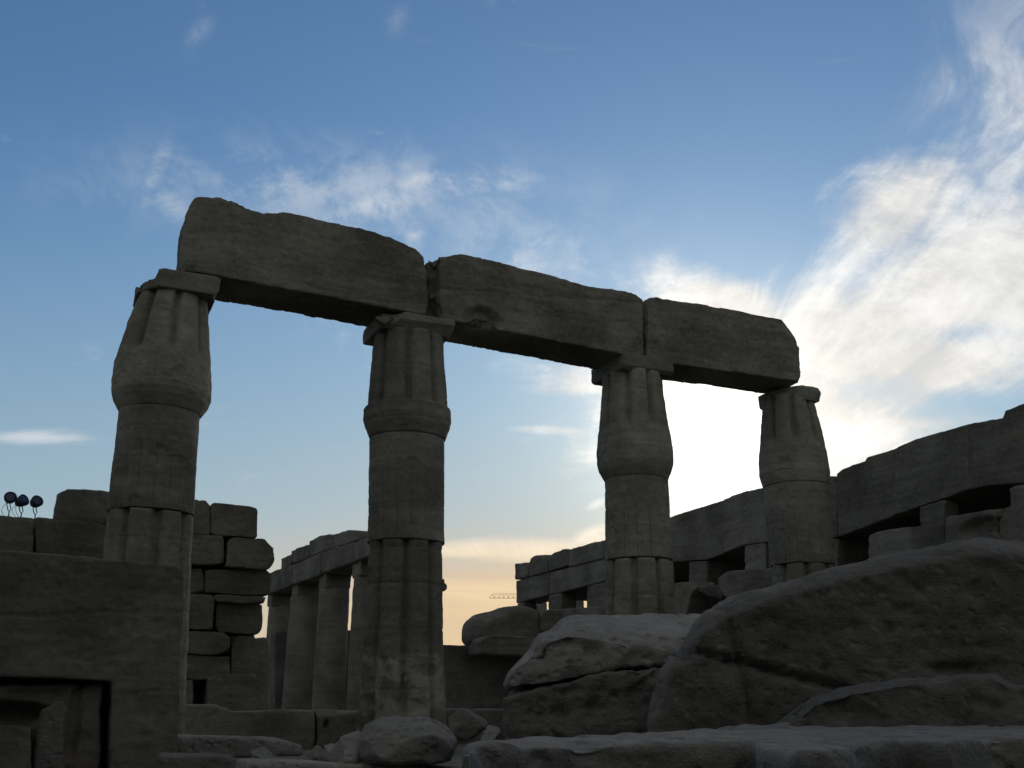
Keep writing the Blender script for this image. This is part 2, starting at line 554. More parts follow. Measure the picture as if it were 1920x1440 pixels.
def lathe(name, parent, cx, cy, rows, material, shape=None, nphi=208, dz=0.03, caps=True, rot=0.0, **wkw):
    zs = [r[0] for r in rows]; rs = [r[1] for r in rows]; ox = [r[2] if len(r) > 2 else 0.0 for r in rows]
    order = np.argsort(zs); zs = np.array(zs)[order]; rs = np.array(rs)[order]; ox = np.array(ox)[order]
    n = max(6, int((zs[-1] - zs[0]) / dz))
    zz = np.unique(np.concatenate([np.linspace(zs[0], zs[-1], n), zs]))
    zz = zz[np.concatenate([[True], np.diff(zz) > 1e-4])]
    rr = np.interp(zz, zs, rs)
    phi = np.linspace(0, 2 * np.pi, nphi, endpoint=False)
    Z, P = np.meshgrid(zz, phi, indexing='ij')
    R = np.repeat(rr[:, None], nphi, 1)
    if shape is not None: R = R * shape(P - rot, Z, R)
    XO = np.repeat(np.interp(zz, zs, ox)[:, None], nphi, 1)
    v = np.stack([cx + XO + R * np.cos(P), cy + R * np.sin(P), Z], -1).reshape(-1, 3)
    faces = []
    m = len(zz)
    for k in range(m - 1):
        a, b = k * nphi, (k + 1) * nphi
        for i in range(nphi):
            j = (i + 1) % nphi
            faces.append((a + i, a + j, b + j, b + i))
    v = v.tolist()
    if caps:
        v.append((cx + ox[0], cy, zz[0])); v.append((cx + ox[-1], cy, zz[-1]))
        lo, hi = len(v) - 2, len(v) - 1
        for i in range(nphi):
            j = (i + 1) % nphi
            faces.append((lo, j, i)); faces.append((hi, (m - 1) * nphi + i, (m - 1) * nphi + j))
    o = link_mesh(name, v, faces, material, parent)
    wkw.setdefault('seed', RS.randrange(1, 900))
    PEND.append((o, wkw))
    return o

COLS = [
  dict(px=283, py=1000, mat=M_COL, turn=9,
       bud=[(548, 259, 391), (610, 236, 392), (670, 217, 394), (684, 213, 396), (720, 207, 397), (745, 207, 396), (758, 211, 391), (770, 217, 382), (777, 221, 376)],
       smooth=688, shaft=[(777, 221, 374), (844, 214, 370), (931, 203, 365), (963, 200, 365)],
       low=[(965, 200, 363), (1050, 193, 360), (1200, 178, 357), (1375, 158, 350)],
       label='leftmost papyrus bud column with a broken top block, behind the doorway wall'),
  dict(px=761, py=1000, mat=M_COLP, turn=0,
       bud=[(640, 697, 831), (700, 691, 836), (768, 686, 841), (771, 681, 845), (790, 680, 846), (803, 683, 843), (815, 688, 838), (825, 692, 834)],
       smooth=770, shaft=[(826, 692, 833), (905, 691, 833), (1000, 690, 833), (1018, 689, 834)],
       low=[(1020, 693, 830), (1035, 692, 830), (1040, 690, 831), (1100, 686, 832), (1200, 680, 834), (1300, 672, 838), (1400, 664, 842)],
       label='papyrus bud column with pale mortar repairs low down, behind the biggest loose boulder'),
  dict(px=1195, py=965, mat=M_COL, turn=-10,
       bud=[(733, 1128, 1244), (804, 1122, 1255), (850, 1118, 1262), (872, 1119, 1262), (885, 1123, 1259), (895, 1129, 1255), (902, 1133, 1253)],
       smooth=818, shaft=[(902, 1133, 1253), (965, 1134, 1256), (1050, 1135, 1262)],
       low=[(1053, 1136, 1262), (1150, 1133, 1270), (1300, 1128, 1281)],
       label='papyrus bud column rising behind the pale flat-topped rock, left of the bright gap of sun'),
  dict(px=1500, py=1000, mat=M_COL, turn=8,
       bud=[(750, 1426, 1526), (813, 1423, 1542), (866, 1421, 1553), (890, 1422, 1556), (903, 1426, 1556), (913, 1430, 1556)],
       smooth=848, shaft=[(913, 1432, 1556), (1000, 1438, 1561), (1060, 1443, 1566)],
       low=[(1062, 1444, 1565), (1150, 1444, 1575), (1300, 1438, 1582)],
       label='rightmost papyrus bud column carrying the lintel end, in front of the dark hall with openings'),
]
G_COL = 'papyrus bud columns carrying the lintels'
# underside of the lintels, read off the front edge at four places
HALF = 0.50
_zl = [ROW.hit(px, py, -HALF).z for px, py in ((410, 517), (722, 577), (1211, 673), (1504, 716))]
print('lintel z', [round(q, 3) for q in _zl])
Z_AT = []
for c in COLS:
    r = ray(c['px'], c['py'])
    k = ROW.p0.dot(B1) / Vector((r.x, r.y, 0)).dot(B1)
    c['x'], c['y'] = r.x * k, r.y * k
    c['s'] = (Vector((c['x'], c['y'], 0)) - ROW.p0).dot(A1)
    print('column', round(c['x'], 2), round(c['y'], 2), 's', round(c['s'], 2))
_ss = [(ROW.hit(px, py, -HALF) - ROW.p0).dot(A1) for px, py in ((410, 517), (722, 577), (1211, 673), (1504, 716))]
_fit = np.polyfit(_ss, _zl, 1)
print('fit', _fit, [round(float(np.polyval(_fit, s)), 3) for s in _ss])

for ci, c in enumerate(COLS):
    X, Y = c['x'], c['y']
    def zr(py, xl, xr):
        z = at_y(0.5 * (xl + xr), py, Y).z
        dep = Y * math.cos(TILT) + (z - EYE) * math.sin(TILT)
        cosphi = Y / math.hypot(X, Y)
        return (z, 0.5 * (xr - xl) / FOC * dep * cosphi, 0.8 * (at_y(0.5 * (xl + xr), py, Y).x - X))
    root = empty('papyrus_column', (X, Y, ground_z(X, Y) - 0.02))
    describe(root, c['label'], 'column', G_COL)
    zlin = float(np.polyval(_fit, c['s']))
    toward = math.atan2(-Y, -X)
    rot = toward + math.radians(c['turn'])
    low = [zr(*q) for q in c['low']]
    low[0] = (low[0][0], zr(*c['shaft'][-1])[1] * 1.0, low[0][2])
    rg = random.Random(100 + ci)
    def scars(z0, z1, r, k):
        out = []
        for _ in range(k):
            an = toward + rg.uniform(-1.5, 1.5); zc = rg.uniform(z0, z1)
            out.append(((X + r * math.cos(an), Y + r * math.sin(an), zc), (rg.uniform(.10, .26), rg.uniform(.10, .26), rg.uniform(.06, .24)), rg.uniform(.008, .024)))
        return tuple(out)
    def joints(z0, z1, step):
        out, zc = [], z0 + rg.uniform(.4, .9)
        while zc < z1 - 0.2:
            out.append(((X, Y, zc), (rg.uniform(-.02, .02), rg.uniform(-.02, .02), 1.0), 0.018, 0.009)); zc += step * rg.uniform(.8, 1.2)
        return tuple(out)
    zled = low[0][0]
    rows = low + [(ground_z(X, Y) - 0.05, low[-1][1] * 1.03, low[-1][2])]
    rows = [q for q in rows if q[0] >= ground_z(X, Y) - 0.06]
    rounded = lambda P, Z, R, zt=zled: reed(P, 8, 0.065, 0.120 + 0.05 * np.clip(1 - (zt - Z) / 0.12, 0, 1), 0.080) * (1 - 0.03 * np.clip((Z - (zt - 0.05)) / 0.05, 0, 1) ** 2)
    lathe('lower_shaft', root, X, Y, rows, c['mat'], rounded, rot=rot + math.pi / 8, dz=0.018, amp=0.006, freq=2.4, strata=0.004, pit=0.008, rough=0.003, dents=scars(low[-1][0], zled - .1, low[0][1], 9), cracks=joints(max(low[-1][0], 1.2), zled, 0.8))
    sh = [zr(*q) for q in c['shaft']]
    zb, zt = sh[-1][0], sh[0][0]
    zband = zt - 0.36 * (zt - zb)
    def strips(P, Z, R, zband=zband):
        w = np.cos(8 * P); k = np.clip((zband - Z) / 0.03, 0, 1)
        g = np.exp(-((np.abs(w) - 0.40) / 0.09) ** 2)
        band = 0.006 * (np.exp(-((Z - zband) / 0.014) ** 2)) + 0.004 * np.exp(-((Z - zband - 0.22) / 0.012) ** 2)
        return 1 - 0.045 * g * k - band
    lathe('upper_shaft', root, X, Y, [(zb - 0.01, sh[-1][1] * 0.995, sh[-1][2])] + sh, c['mat'], strips, rot=rot, dz=0.016, amp=0.006, freq=2.2, strata=0.003, pit=0.006, rough=0.003, dents=scars(zb, zt, sh[0][1], 7), cracks=joints(zb, zt, 0.9))
    bud = [zr(*q) for q in c['bud']]
    zs = zr(c['smooth'], *c['bud'][0][1:])[0]
    def budshape(P, Z, R, zs=zs, softness=(0.22, 0.05, 0.26, 0.26)[ci]):
        k = np.clip((Z - zs) / softness, 0, 1)
        return 1 + (reed(P, 8, 0.065, 0.160, 0.095) - 1) * k
    lathe('bud_capital', root, X, Y, bud + [(zlin - 0.25, bud[0][1] * 0.985, bud[0][2])], c['mat'], budshape, rot=rot + math.pi / 8, dz=0.018, amp=0.006, freq=2.4, strata=0.003, pit=0.006, rough=0.003, dents=scars(bud[-1][0], bud[0][0], bud[3][1], 7), cracks=joints(bud[-1][0] - .2, bud[0][0], 0.95))
    # abacus: a square block under the lintels, weathered differently on each column
    zt = zlin
    c['zlin'] = zlin
    hb = (0.30, 0.27, 0.29, 0.29)[ci]
    def q(s, d, z): return Vector((X, Y, z)) + A1 * s + B1 * d
    h = HALF + 0.012
    hl, hr, hk = ((0.56, 0.54, 0.52), (0.66, 0.55, 0.58), (0.50, 0.56, 0.62), (0.34, 0.37, 0.50))[ci]
    hs = hl
    pts = [(-hl, -h), (hr, -h), (hr, hk), (-hl, hk)]
    if ci == 0:   pts = [(-hl, -0.10), (-0.30, -h), (hr, -h), (hr, hk), (-hl, hk)]
    if ci == 3:   pts = [(-hl, -0.12), (-0.06, -h), (hr, -h), (hr, hk), (-hl, hk)]
    dents = ()
    if ci == 1: dents = ((tuple(q(-hs, -h, zt - 0.02)), (0.30, 0.30, 0.26), 0.14),)
    if ci == 0: dents = ((tuple(q(-hs, -0.2, zt)), (0.36, 0.7, 0.26), 0.16),)
    base = [q(s, d, zt - hb) for s, d in pts]; top = [q(s, d, zt - 0.004) for s, d in pts]
    carve('abacus', [base, top], c['mat'], root, 0.018, amp=0.010, freq=2.6, strata=0.006, dents=dents, chips=(7, 0.06, -1))
    if ci == 1:
        p = at_y(832, 1097, Y - 0.05)
        pl = Plane((p.x, p.y), Vector((1, 0, 0)), Vector((0, 1, 0)))
        v = [pl.hit(x_, y_, 0) for x_, y_ in ((822, 1086), (833, 1086), (834, 1094), (838, 1097), (838, 1104), (833, 1108), (822, 1108))]
        carve('stone_lug', [[w - Vector((0, .05, 0)) for w in v], [w + Vector((0, .06, 0)) for w in v]], c['mat'], root, 0.012, amp=0.004, freq=6)

# ------------------------------------------------------------------ three lintels
LINT = [
  ([(346, 506), (346, 470), (348, 430), (352, 395), (360, 380), (370, 370), (386, 366), (405, 366), (420, 371), (440, 377), (455, 384), (470, 393), (490, 398),
    (515, 399), (530, 396), (560, 402), (600, 411), (640, 421), (700, 434), (735, 444), (765, 459), (790, 470), (800, 478), (803, 592), (722, 577), (410, 517)],
   'first and nearest stone lintel, tallest, with a ragged humped top at its left end', ()),
  ([(807, 594), (807, 484), (818, 484), (830, 482), (845, 480), (860, 476), (900, 482), (940, 492), (985, 504), (1030, 514), (1080, 529), (1110, 537), (1145, 542),
    (1170, 545), (1190, 551), (1207, 561), (1209, 673), (1100, 651), (950, 621), (850, 602)],
   'middle stone lintel with a scooped-out hollow low on its face and a broken left end',
   (((905, 600), (0.42, 0.30, 0.24), 0.13), ((808, 545), (0.16, 0.3, 0.75), 0.22), ((812, 590), (0.16, 0.3, 0.3), 0.2))),
  ([(1213, 674), (1212, 564), (1218, 557), (1228, 556), (1260, 561), (1320, 571), (1380, 582), (1430, 593), (1466, 599), (1478, 607), (1488, 620), (1497, 635),
    (1501, 660), (1505, 690), (1505, 716), (1264, 682)],
   'last stone lintel on the right with a smooth top and a rounded upper right corner', ()),
]
for (pts, lab, dn), dep in zip(LINT, (0.98, 0.98, 0.94)):
    dents = [(tuple(ROW.hit(p[0], p[1], -HALF)), r, d) for p, r, d in dn]
    o = slab('stone_lintel', ROW, pts, -HALF, -HALF + dep, M_BEAM, 0.022, amp=0.012, freq=1.7, strata=0.009, pit=0.012, rough=0.006, dents=dents, chips=(10, 0.07, -1),
             cracks=((tuple(ROW.hit(pts[0][0] + 90, 450, -HALF)), (0.92, 0.35, 0.2), 0.025, 0.018), (tuple(ROW.hit(pts[0][0] + 300, 560, -HALF)), (-0.1, -0.05, 0.99), 0.025, 0.015)))
    describe(o, lab, 'lintel', 'lintels spanning the papyrus columns')

# ------------------------------------------------------------------ the old wall behind, left, and its tumbled end
_p = at_y(440, 1150, 18.2)
PILE = Plane(_p, A1, B1)
def block(plane, pts, d0, d1, label, mat=M_WALL, group=None, name='stone_block', cat='stone block', voxel=0.03, **kw):
    kw.setdefault('chips', (7, 0.07, -1))
    kw.setdefault('amp', 0.017); kw.setdefault('freq', 1.9); kw.setdefault('strata', 0.008); kw.setdefault('pit', 0.008)
    o = slab(name, plane, pts, d0, d1, mat, voxel, **kw)
    describe(o, label, cat, group)
    return o
G_PILE = 'blocks of the tumbled wall end'
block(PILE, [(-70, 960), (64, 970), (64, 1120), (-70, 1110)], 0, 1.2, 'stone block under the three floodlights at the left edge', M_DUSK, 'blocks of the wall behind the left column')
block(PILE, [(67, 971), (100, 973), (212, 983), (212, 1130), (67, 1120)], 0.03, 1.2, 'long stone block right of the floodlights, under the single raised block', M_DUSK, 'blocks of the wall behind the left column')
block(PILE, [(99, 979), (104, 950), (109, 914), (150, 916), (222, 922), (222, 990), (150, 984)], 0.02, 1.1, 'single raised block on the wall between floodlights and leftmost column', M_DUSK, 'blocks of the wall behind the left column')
PB = [
 ([(330, 932), (388, 938), (395, 943), (394, 1003), (330, 1000)], 0.05, 'topmost left block of the tumbled wall, against the leftmost column'),
 ([(397, 945), (402, 942), (440, 946), (480, 952), (483, 956), (482, 1008), (396, 1003)], 0.0, 'topmost right block of the tumbled wall with clean square corners'),
 ([(330, 1001), (418, 1004), (421, 1010), (421, 1054), (412, 1058), (330, 1058)], 0.0, 'second course left block of the tumbled wall, next to an upright gap'),
 ([(429, 1012), (440, 1007), (498, 1010), (505, 1020), (514, 1026), (515, 1052), (508, 1064), (496, 1068), (425, 1061)], -0.12, 'projecting end block of the tumbled wall with a rounded broken corner'),
 ([(330, 1061), (378, 1066), (383, 1080), (386, 1108), (372, 1114), (330, 1112)], 0.12, 'small third course block close to the leftmost column'),
 ([(385, 1068), (500, 1069), (507, 1076), (506, 1114), (470, 1117), (385, 1111)], 0.06, 'wide third course block under the projecting end block'),
 ([(330, 1115), (398, 1114), (402, 1122), (402, 1178), (395, 1181), (330, 1180)], 0.0, 'fourth course block with pale face close to the leftmost column'),
 ([(400, 1115), (500, 1119), (496, 1131), (470, 1133), (404, 1127)], -0.05, 'thin stone slab between the third and fourth courses of the tumbled wall'),
 ([(405, 1130), (494, 1133), (491, 1184), (482, 1190), (452, 1189), (404, 1183)], 0.08, 'smooth fourth course end block beside the strip of yellow sky'),
 ([(330, 1184), (425, 1184), (432, 1192), (430, 1224), (410, 1229), (330, 1224)], 0.0, 'fifth course block with a wavy lower edge in the tumbled wall'),
 ([(434, 1192), (477, 1192), (481, 1215), (482, 1268), (433, 1268)], 0.16, 'recessed upright block at the lower right end of the tumbled wall'),
 ([(330, 1229), (430, 1231), (432, 1263), (418, 1274), (330, 1275)], 0.03, 'sixth course block above the small square hole'),
 ([(391, 1270), (412, 1264), (440, 1263), (478, 1265), (485, 1275), (490, 1312), (486, 1338), (389, 1338)], -0.15, 'big slumped block at the foot of the tumbled wall, right of the hole'),
 ([(330, 1276), (361, 1276), (363, 1300), (360, 1338), (330, 1338)], 0.0, 'narrow block at the foot of the tumbled wall, left of the hole'),
 ([(356, 1262), (400, 1262), (400, 1345), (356, 1345)], 0.75, 'dark rear block closing the back of the small square hole'),
]
for pts, d, lab in PB:
    block(PILE, pts, d, 1.25 + d * 0.3, lab, M_WALL, G_PILE, voxel=0.015, amp=0.007, pit=0.010, rough=0.004, strata=0.004, chips=(7, 0.045, -1))

# ------------------------------------------------------------------ near left: broad wall with a walled-up doorway
_p = at_y(340, 1200, 11.0)
NEAR = Plane(_p, A1, B1)
root = empty('doorway_wall', (NEAR.hit(170, 1400, 0.4).x, NEAR.hit(170, 1400, 0.4).y, 0.9))
describe(root, 'broad dark sandstone wall with a blocked doorway', 'wall')
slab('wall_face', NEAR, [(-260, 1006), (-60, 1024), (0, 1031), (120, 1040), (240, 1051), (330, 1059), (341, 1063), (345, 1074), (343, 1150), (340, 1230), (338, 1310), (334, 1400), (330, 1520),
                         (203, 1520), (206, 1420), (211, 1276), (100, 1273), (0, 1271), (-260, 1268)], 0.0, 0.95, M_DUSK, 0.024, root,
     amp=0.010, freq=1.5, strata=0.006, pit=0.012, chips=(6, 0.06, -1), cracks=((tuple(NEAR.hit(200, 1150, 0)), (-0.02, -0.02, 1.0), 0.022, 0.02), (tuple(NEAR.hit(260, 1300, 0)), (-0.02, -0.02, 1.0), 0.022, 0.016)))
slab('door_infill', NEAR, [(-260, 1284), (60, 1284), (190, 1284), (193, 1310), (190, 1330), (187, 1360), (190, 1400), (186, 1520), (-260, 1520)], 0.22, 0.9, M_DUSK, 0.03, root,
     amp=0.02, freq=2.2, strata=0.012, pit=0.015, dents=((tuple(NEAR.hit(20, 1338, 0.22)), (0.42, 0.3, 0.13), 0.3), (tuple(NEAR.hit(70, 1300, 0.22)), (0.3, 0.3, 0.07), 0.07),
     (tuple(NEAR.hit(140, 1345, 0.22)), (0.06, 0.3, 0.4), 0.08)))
slab('rear_panel', NEAR, [(-260, 1255), (225, 1262), (222, 1520), (-260, 1520)], 0.93, 1.15, M_DUSK, 0.05, root, amp=0.015, freq=1.5)  # backing added so that no sky shows through the doorway gap
o = slab('stone_post', NEAR, [(62, 1450), (70, 1375), (78, 1330), (98, 1323), (112, 1314), (125, 1318), (126, 1340), (122, 1345), (121, 1400), (122, 1520), (60, 1520)], 0.02, 0.2, M_ROCK, 0.02, None,
         amp=0.012, freq=2.5, strata=0.0, pit=0.01)
describe(o, 'upright broken stone post leaning inside the blocked doorway', 'stone post')
o = slab('stone_block', NEAR, [(-120, 1358), (40, 1358), (62, 1364), (60, 1520), (-120, 1520)], -0.05, 0.2, M_DUSK, 0.03, None, amp=0.02, freq=2.2)
describe(o, 'low dark block inside the blocked doorway, left of the upright post', 'stone block')

# ------------------------------------------------------------------ low walls across the back
_p = at_y(550, 1360, 17.4)
LOWP = Plane(_p, A1, B1)
block(LOWP, [(320, 1320), (402, 1321), (430, 1330), (436, 1334), (590, 1332), (592, 1410), (320, 1410)], 0, 1.0, 'low stone kerb wall with a chipped top in front of the tumbled blocks', M_WALL, 'low wall stones', 'low_wall', 'wall')
block(LOWP, [(594, 1332), (760, 1331), (945, 1330), (1000, 1330), (1000, 1400), (594, 1410)], 0.02, 1.0, 'low stone kerb wall behind the repaired column, with a small dark hole', M_WALL, 'low wall stones', 'low_wall', 'wall',
      dents=((tuple(LOWP.hit(612, 1359, 0)), (0.045, 0.2, 0.08), 0.12),))
_p = at_y(860, 1250, 24.0)
MIDP = Plane(_p, A1, B1)
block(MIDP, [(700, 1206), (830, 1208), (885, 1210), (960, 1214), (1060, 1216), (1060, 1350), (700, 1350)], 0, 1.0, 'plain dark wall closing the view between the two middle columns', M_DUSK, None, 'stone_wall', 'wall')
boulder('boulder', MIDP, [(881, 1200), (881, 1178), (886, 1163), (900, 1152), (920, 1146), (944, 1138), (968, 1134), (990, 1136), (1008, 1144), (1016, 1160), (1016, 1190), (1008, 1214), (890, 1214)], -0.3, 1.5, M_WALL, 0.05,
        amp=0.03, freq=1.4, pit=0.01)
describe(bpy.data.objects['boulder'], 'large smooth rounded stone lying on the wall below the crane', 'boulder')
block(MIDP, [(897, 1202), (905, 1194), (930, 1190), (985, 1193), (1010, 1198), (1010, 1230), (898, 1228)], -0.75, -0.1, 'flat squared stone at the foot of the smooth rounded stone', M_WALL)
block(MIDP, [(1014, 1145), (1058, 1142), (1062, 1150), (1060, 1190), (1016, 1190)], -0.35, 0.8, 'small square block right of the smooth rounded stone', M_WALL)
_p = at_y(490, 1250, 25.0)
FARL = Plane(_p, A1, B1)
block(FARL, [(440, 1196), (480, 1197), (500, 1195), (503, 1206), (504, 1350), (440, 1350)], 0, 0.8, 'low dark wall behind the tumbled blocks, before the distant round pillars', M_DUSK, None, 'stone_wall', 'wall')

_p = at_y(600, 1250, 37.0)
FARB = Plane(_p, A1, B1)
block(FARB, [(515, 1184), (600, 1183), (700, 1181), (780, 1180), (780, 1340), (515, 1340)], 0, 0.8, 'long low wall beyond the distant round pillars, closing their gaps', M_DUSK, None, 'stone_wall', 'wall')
block(PILE, [(-70, 985), (50, 984), (54, 972), (78, 974), (82, 988), (120, 992), (330, 1010), (380, 1012), (470, 1020), (478, 1060), (470, 1110), (465, 1180), (468, 1255), (330, 1300), (-70, 1300)], 0.9, 1.35, 'added backing hidden behind the tumbled wall blocks, closing their joints to the sky', M_DUSK, None, 'joint_backing', 'backing', voxel=0.04)  # hidden backing added to stop sky light leaking through the block joints

# ------------------------------------------------------------------ far left hall: round pillars, beams, roof stones
AL, BL = dirs(26.0)
_p = at_y(680, 1050, 28.5)
HALL = Plane(_p, BL, AL)
def hall_pt(px, py, d=0.0): return HALL.hit(px, py, d)
HB = [([(500, 1076), (545, 1058), (547, 1056), (547, 1098), (500, 1115)], 'far end beam of the distant pillar row, beside the tumbled wall'),
      ([(548, 1058), (600, 1037), (600, 1078), (548, 1097)], 'middle beam of the distant pillar row'),
      ([(601, 1036), (664, 1016), (664, 1053), (601, 1077)], 'near beam of the distant pillar row with a notch under it'),
      ([(665, 1016), (712, 998), (712, 1036), (665, 1052)], 'nearest beam of the distant pillar row, running behind the repaired column')]
for pts, lab in HB:
    block(HALL, pts, 0, 1.1, lab, M_WALL, 'beams of the distant pillar row', 'stone_beam', 'stone beam', voxel=0.04)
HR = [([(527, 1070), (527, 1048), (541, 1040), (545, 1039), (545, 1058)], 'lowest roof stone at the far end of the distant pillar row'),
      ([(546, 1058), (546, 1033), (556, 1027), (577, 1021), (579, 1046)], 'second roof stone of the distant pillar row, rounded on top'),
      ([(580, 1044), (580, 1015), (603, 1003), (625, 1002), (626, 1028)], 'third roof stone of the distant pillar row, higher than the second'),
      ([(627, 1028), (628, 1001), (652, 994), (690, 996), (702, 992), (702, 1002), (664, 1016)], 'long highest roof stone of the distant pillar row, meeting the repaired column')]
for pts, lab in HR:
    block(HALL, pts, 0.08, 1.6, lab, M_WALL, 'roof stones of the distant pillar row', 'roof_stone', 'roof stone', voxel=0.04)
HC = [(521, 45, 1106, 'farthest round pillar of the distant row, beside the strip of yellow sky'), (569, 62, 1088, 'second farthest round pillar of the distant row'),
      (622, 60, 1068, 'third round pillar of the distant row, left of the narrow bright slit'), (688, 64, 1043, 'nearest round pillar of the distant row, right of the narrow bright slit')]
for px, w, ytop, lab in HC:
    p = hall_pt(px, 1200, 0.55)
    zt = hall_pt(px, ytop, 0.02).z
    dep = p.y * math.cos(TILT)
    r = w / 2 / FOC * dep
    root = empty('round_pillar', (p.x, p.y, 0.9))
    describe(root, lab, 'pillar', 'round pillars of the distant row')
    zb = hall_pt(px, ytop, 0.02).z
    ha = 0.40
    def q2(s, d, z): return Vector((p.x, p.y, z)) + BL * s + AL * d
    lathe('shaft', root, p.x, p.y, [(0.85, r * 1.04), (2.4, r * 1.02), (zb - 0.42, r * 0.95)], M_WALL, None, nphi=64, dz=0.12, amp=0.012, freq=1.5, strata=0.01)
    lo = [q2(s, d, zb - 0.44) for s, d in ((-ha, -.42), (ha, -.42), (ha, .42), (-ha, .42))]
    carve('abacus', [lo, [v + Vector((0, 0, 0.46)) for v in lo]], M_WALL, root, 0.05, amp=0.012, freq=2)

# ------------------------------------------------------------------ right: long hall with openings under heavy beams
AW, BW = dirs(22.5)
_p = at_y(1133, 1090, 33.0)
WING = Plane(_p, BW, AW)
G_W = 'beams of the long hall on the right'
for pts, lab in [
    ([(968, 1089), (1029, 1073), (1029, 1115), (982, 1127), (968, 1131)], 'farthest beam of the long hall, beside the crane'),
    ([(1030, 1073), (1133, 1047), (1180, 1034), (1180, 1078), (1133, 1090), (1052, 1110), (1030, 1115)], 'far beam of the long hall over the two bright peepholes'),
    ([(1200, 992), (1258, 969), (1280, 962), (1340, 943), (1356.4, 937.5), (1357, 1037), (1345, 1043), (1325, 1050), (1267, 1053), (1200, 1072)], 'beam of the long hall between the two right columns, its top stepping down'),
    ([(1356, 937), (1375, 929), (1395, 922), (1420, 917), (1472, 905), (1472, 1012), (1436, 1016), (1396, 1022), (1380, 1027), (1357, 1036)], 'beam of the long hall with a ragged lower edge, just left of the rightmost column'),
    ([(1471, 905), (1520, 899), (1556, 893), (1568, 893), (1570, 1007), (1471, 1014)], 'beam of the long hall behind the rightmost column'),
    ([(1568, 889), (1580, 879), (1600, 871), (1622, 863), (1624, 857), (1660, 846), (1676.5, 841), (1677.5, 967), (1571, 1007)], 'beam of the long hall right of the rightmost column, over the big opening'),
    ([(1676, 842), (1690, 834), (1720, 822), (1760, 810), (1800, 799), (1817, 794), (1817, 917), (1790, 928), (1770, 935), (1724, 950), (1676, 968)], 'beam of the long hall spanning between the two right openings'),
    ([(1816, 795), (1850, 789), (1880, 784), (1885, 770), (1920, 757), (2020, 722), (2020, 900), (1890, 908), (1850, 911), (1830, 915), (1816, 917)], 'nearest beam of the long hall at the right edge, with a raised step on top')]:
    block(WING, pts, 0, 1.0, lab, M_WALL, G_W, 'stone_beam', 'stone beam', voxel=0.022, amp=0.010, freq=1.3, strata=0.006, pit=0.006, chips=(3, 0.04, -1))
for pts, lab in [
    ([(965, 1087), (965, 1057), (985, 1054), (990, 1056), (990, 1082)], 'farthest roof stone of the long hall, flat and low'),
    ([(991, 1082), (991, 1048), (1003, 1041), (1020, 1040), (1026, 1044), (1027, 1073)], 'second roof stone of the long hall with a rounded top'),
    ([(1028, 1072), (1028, 1042), (1040, 1035), (1055, 1029), (1064, 1029), (1066, 1063)], 'third roof stone of the long hall with a rounded top'),
    ([(1067, 1063), (1067, 1030), (1080, 1026), (1092, 1023), (1112, 1016), (1134, 1013), (1180, 1000), (1180, 1034), (1133, 1047)], 'fourth roof stone of the long hall, running behind the sunward column')]:
    block(WING, pts, -0.05, 1.3, lab, M_WALL, 'roof stones of the long hall', 'roof_stone', 'roof stone', voxel=0.04)
G_P = 'square piers of the long hall'
for pts, d, lab in [
    ([(968, 1132), (982, 1128), (983, 1260), (968, 1260)], 0, 'farthest square pier of the long hall'),
    ([(1028, 1116), (1052, 1111), (1053, 1260), (1028, 1260)], 0, 'square pier between the two bright peepholes'),
    ([(1100, 1099), (1180, 1079), (1182, 1260), (1100, 1260)], 0, 'wide square pier just left of the sunward column'),
    ([(1291, 1053), (1325, 1051), (1326, 1130), (1290, 1130)], 0.02, 'short square pier between the dark openings right of the sunward column'),
    ([(1396, 1024), (1435, 1017), (1437, 1130), (1396, 1130)], 0, 'pale square pier left of a thin dark slit'),
    ([(1441, 1016), (1569, 1008), (1572, 1160), (1441, 1160)], 0, 'broad pier behind the rightmost column'),
    ([(1724, 951), (1770, 936), (1772, 1080), (1724, 1080)], 0, 'square pier between the two right openings'),
    ([(1893, 908), (2020, 901), (2020, 1080), (1895, 1080)], 0, 'nearest square pier of the long hall nearest the viewer')]:
    block(WING, pts, d, 0.40 if 'two right openings' in lab else 0.58 if 'peep' in lab or 'farthest' in lab or 'wide' in lab else 0.95, lab, M_WALL, G_P, 'square_pier', 'pier', voxel=0.024, amp=0.010, freq=1.4)
for pts, d, lab in [
    ([(1627, 1003), (1640, 996), (1705, 987), (1708, 1000), (1708, 1110), (1627, 1110)], -0.1, 'squared block blocking the lower part of the big opening'),
    ([(1709, 988), (1766, 976), (1770, 1000), (1770, 1110), (1709, 1110)], -0.06, 'cracked block next to the squared block under the big opening'),
    ([(1771, 969), (1800, 963), (1868, 953), (1870, 1100), (1771, 1110)], -0.12, 'block with a dark hollow under the upper right opening'),
    ([(1870, 950), (2020, 930), (2020, 1100), (1871, 1100)], -0.02, 'plain block at the right edge below the upper opening')]:
    kw = {}
    if 'hollow' in lab: kw['dents'] = ((tuple(WING.hit(1842, 992, -0.12)), (0.5, 0.5, 0.24), 0.2),)
    block(WING, pts, d, 0.9, lab, M_WALL, 'blocks filling the hall openings', 'stone_block', 'stone block', voxel=0.04, amp=0.02, freq=2.0, **kw)
block(WING, [(1345, 1086), (1358, 1073), (1400, 1066), (1450, 1066), (1452, 1120), (1380, 1124), (1352, 1118)], -1.3, -0.2, 'fallen block leaning against the hall between the two right columns', M_WALL)
block(WING, [(1262, 1094), (1296, 1090), (1302, 1102), (1293, 1120), (1285, 1160), (1262, 1160)], -1.0, -0.2, 'broken stone stump just right of the sunward column', M_WALL)
block(WING, [(1290, 1100), (1345, 1096), (1360, 1108), (1350, 1124), (1320, 1116)], -0.9, -0.2, 'flat stone wedged over the dark hollow between the right columns', M_WALL)
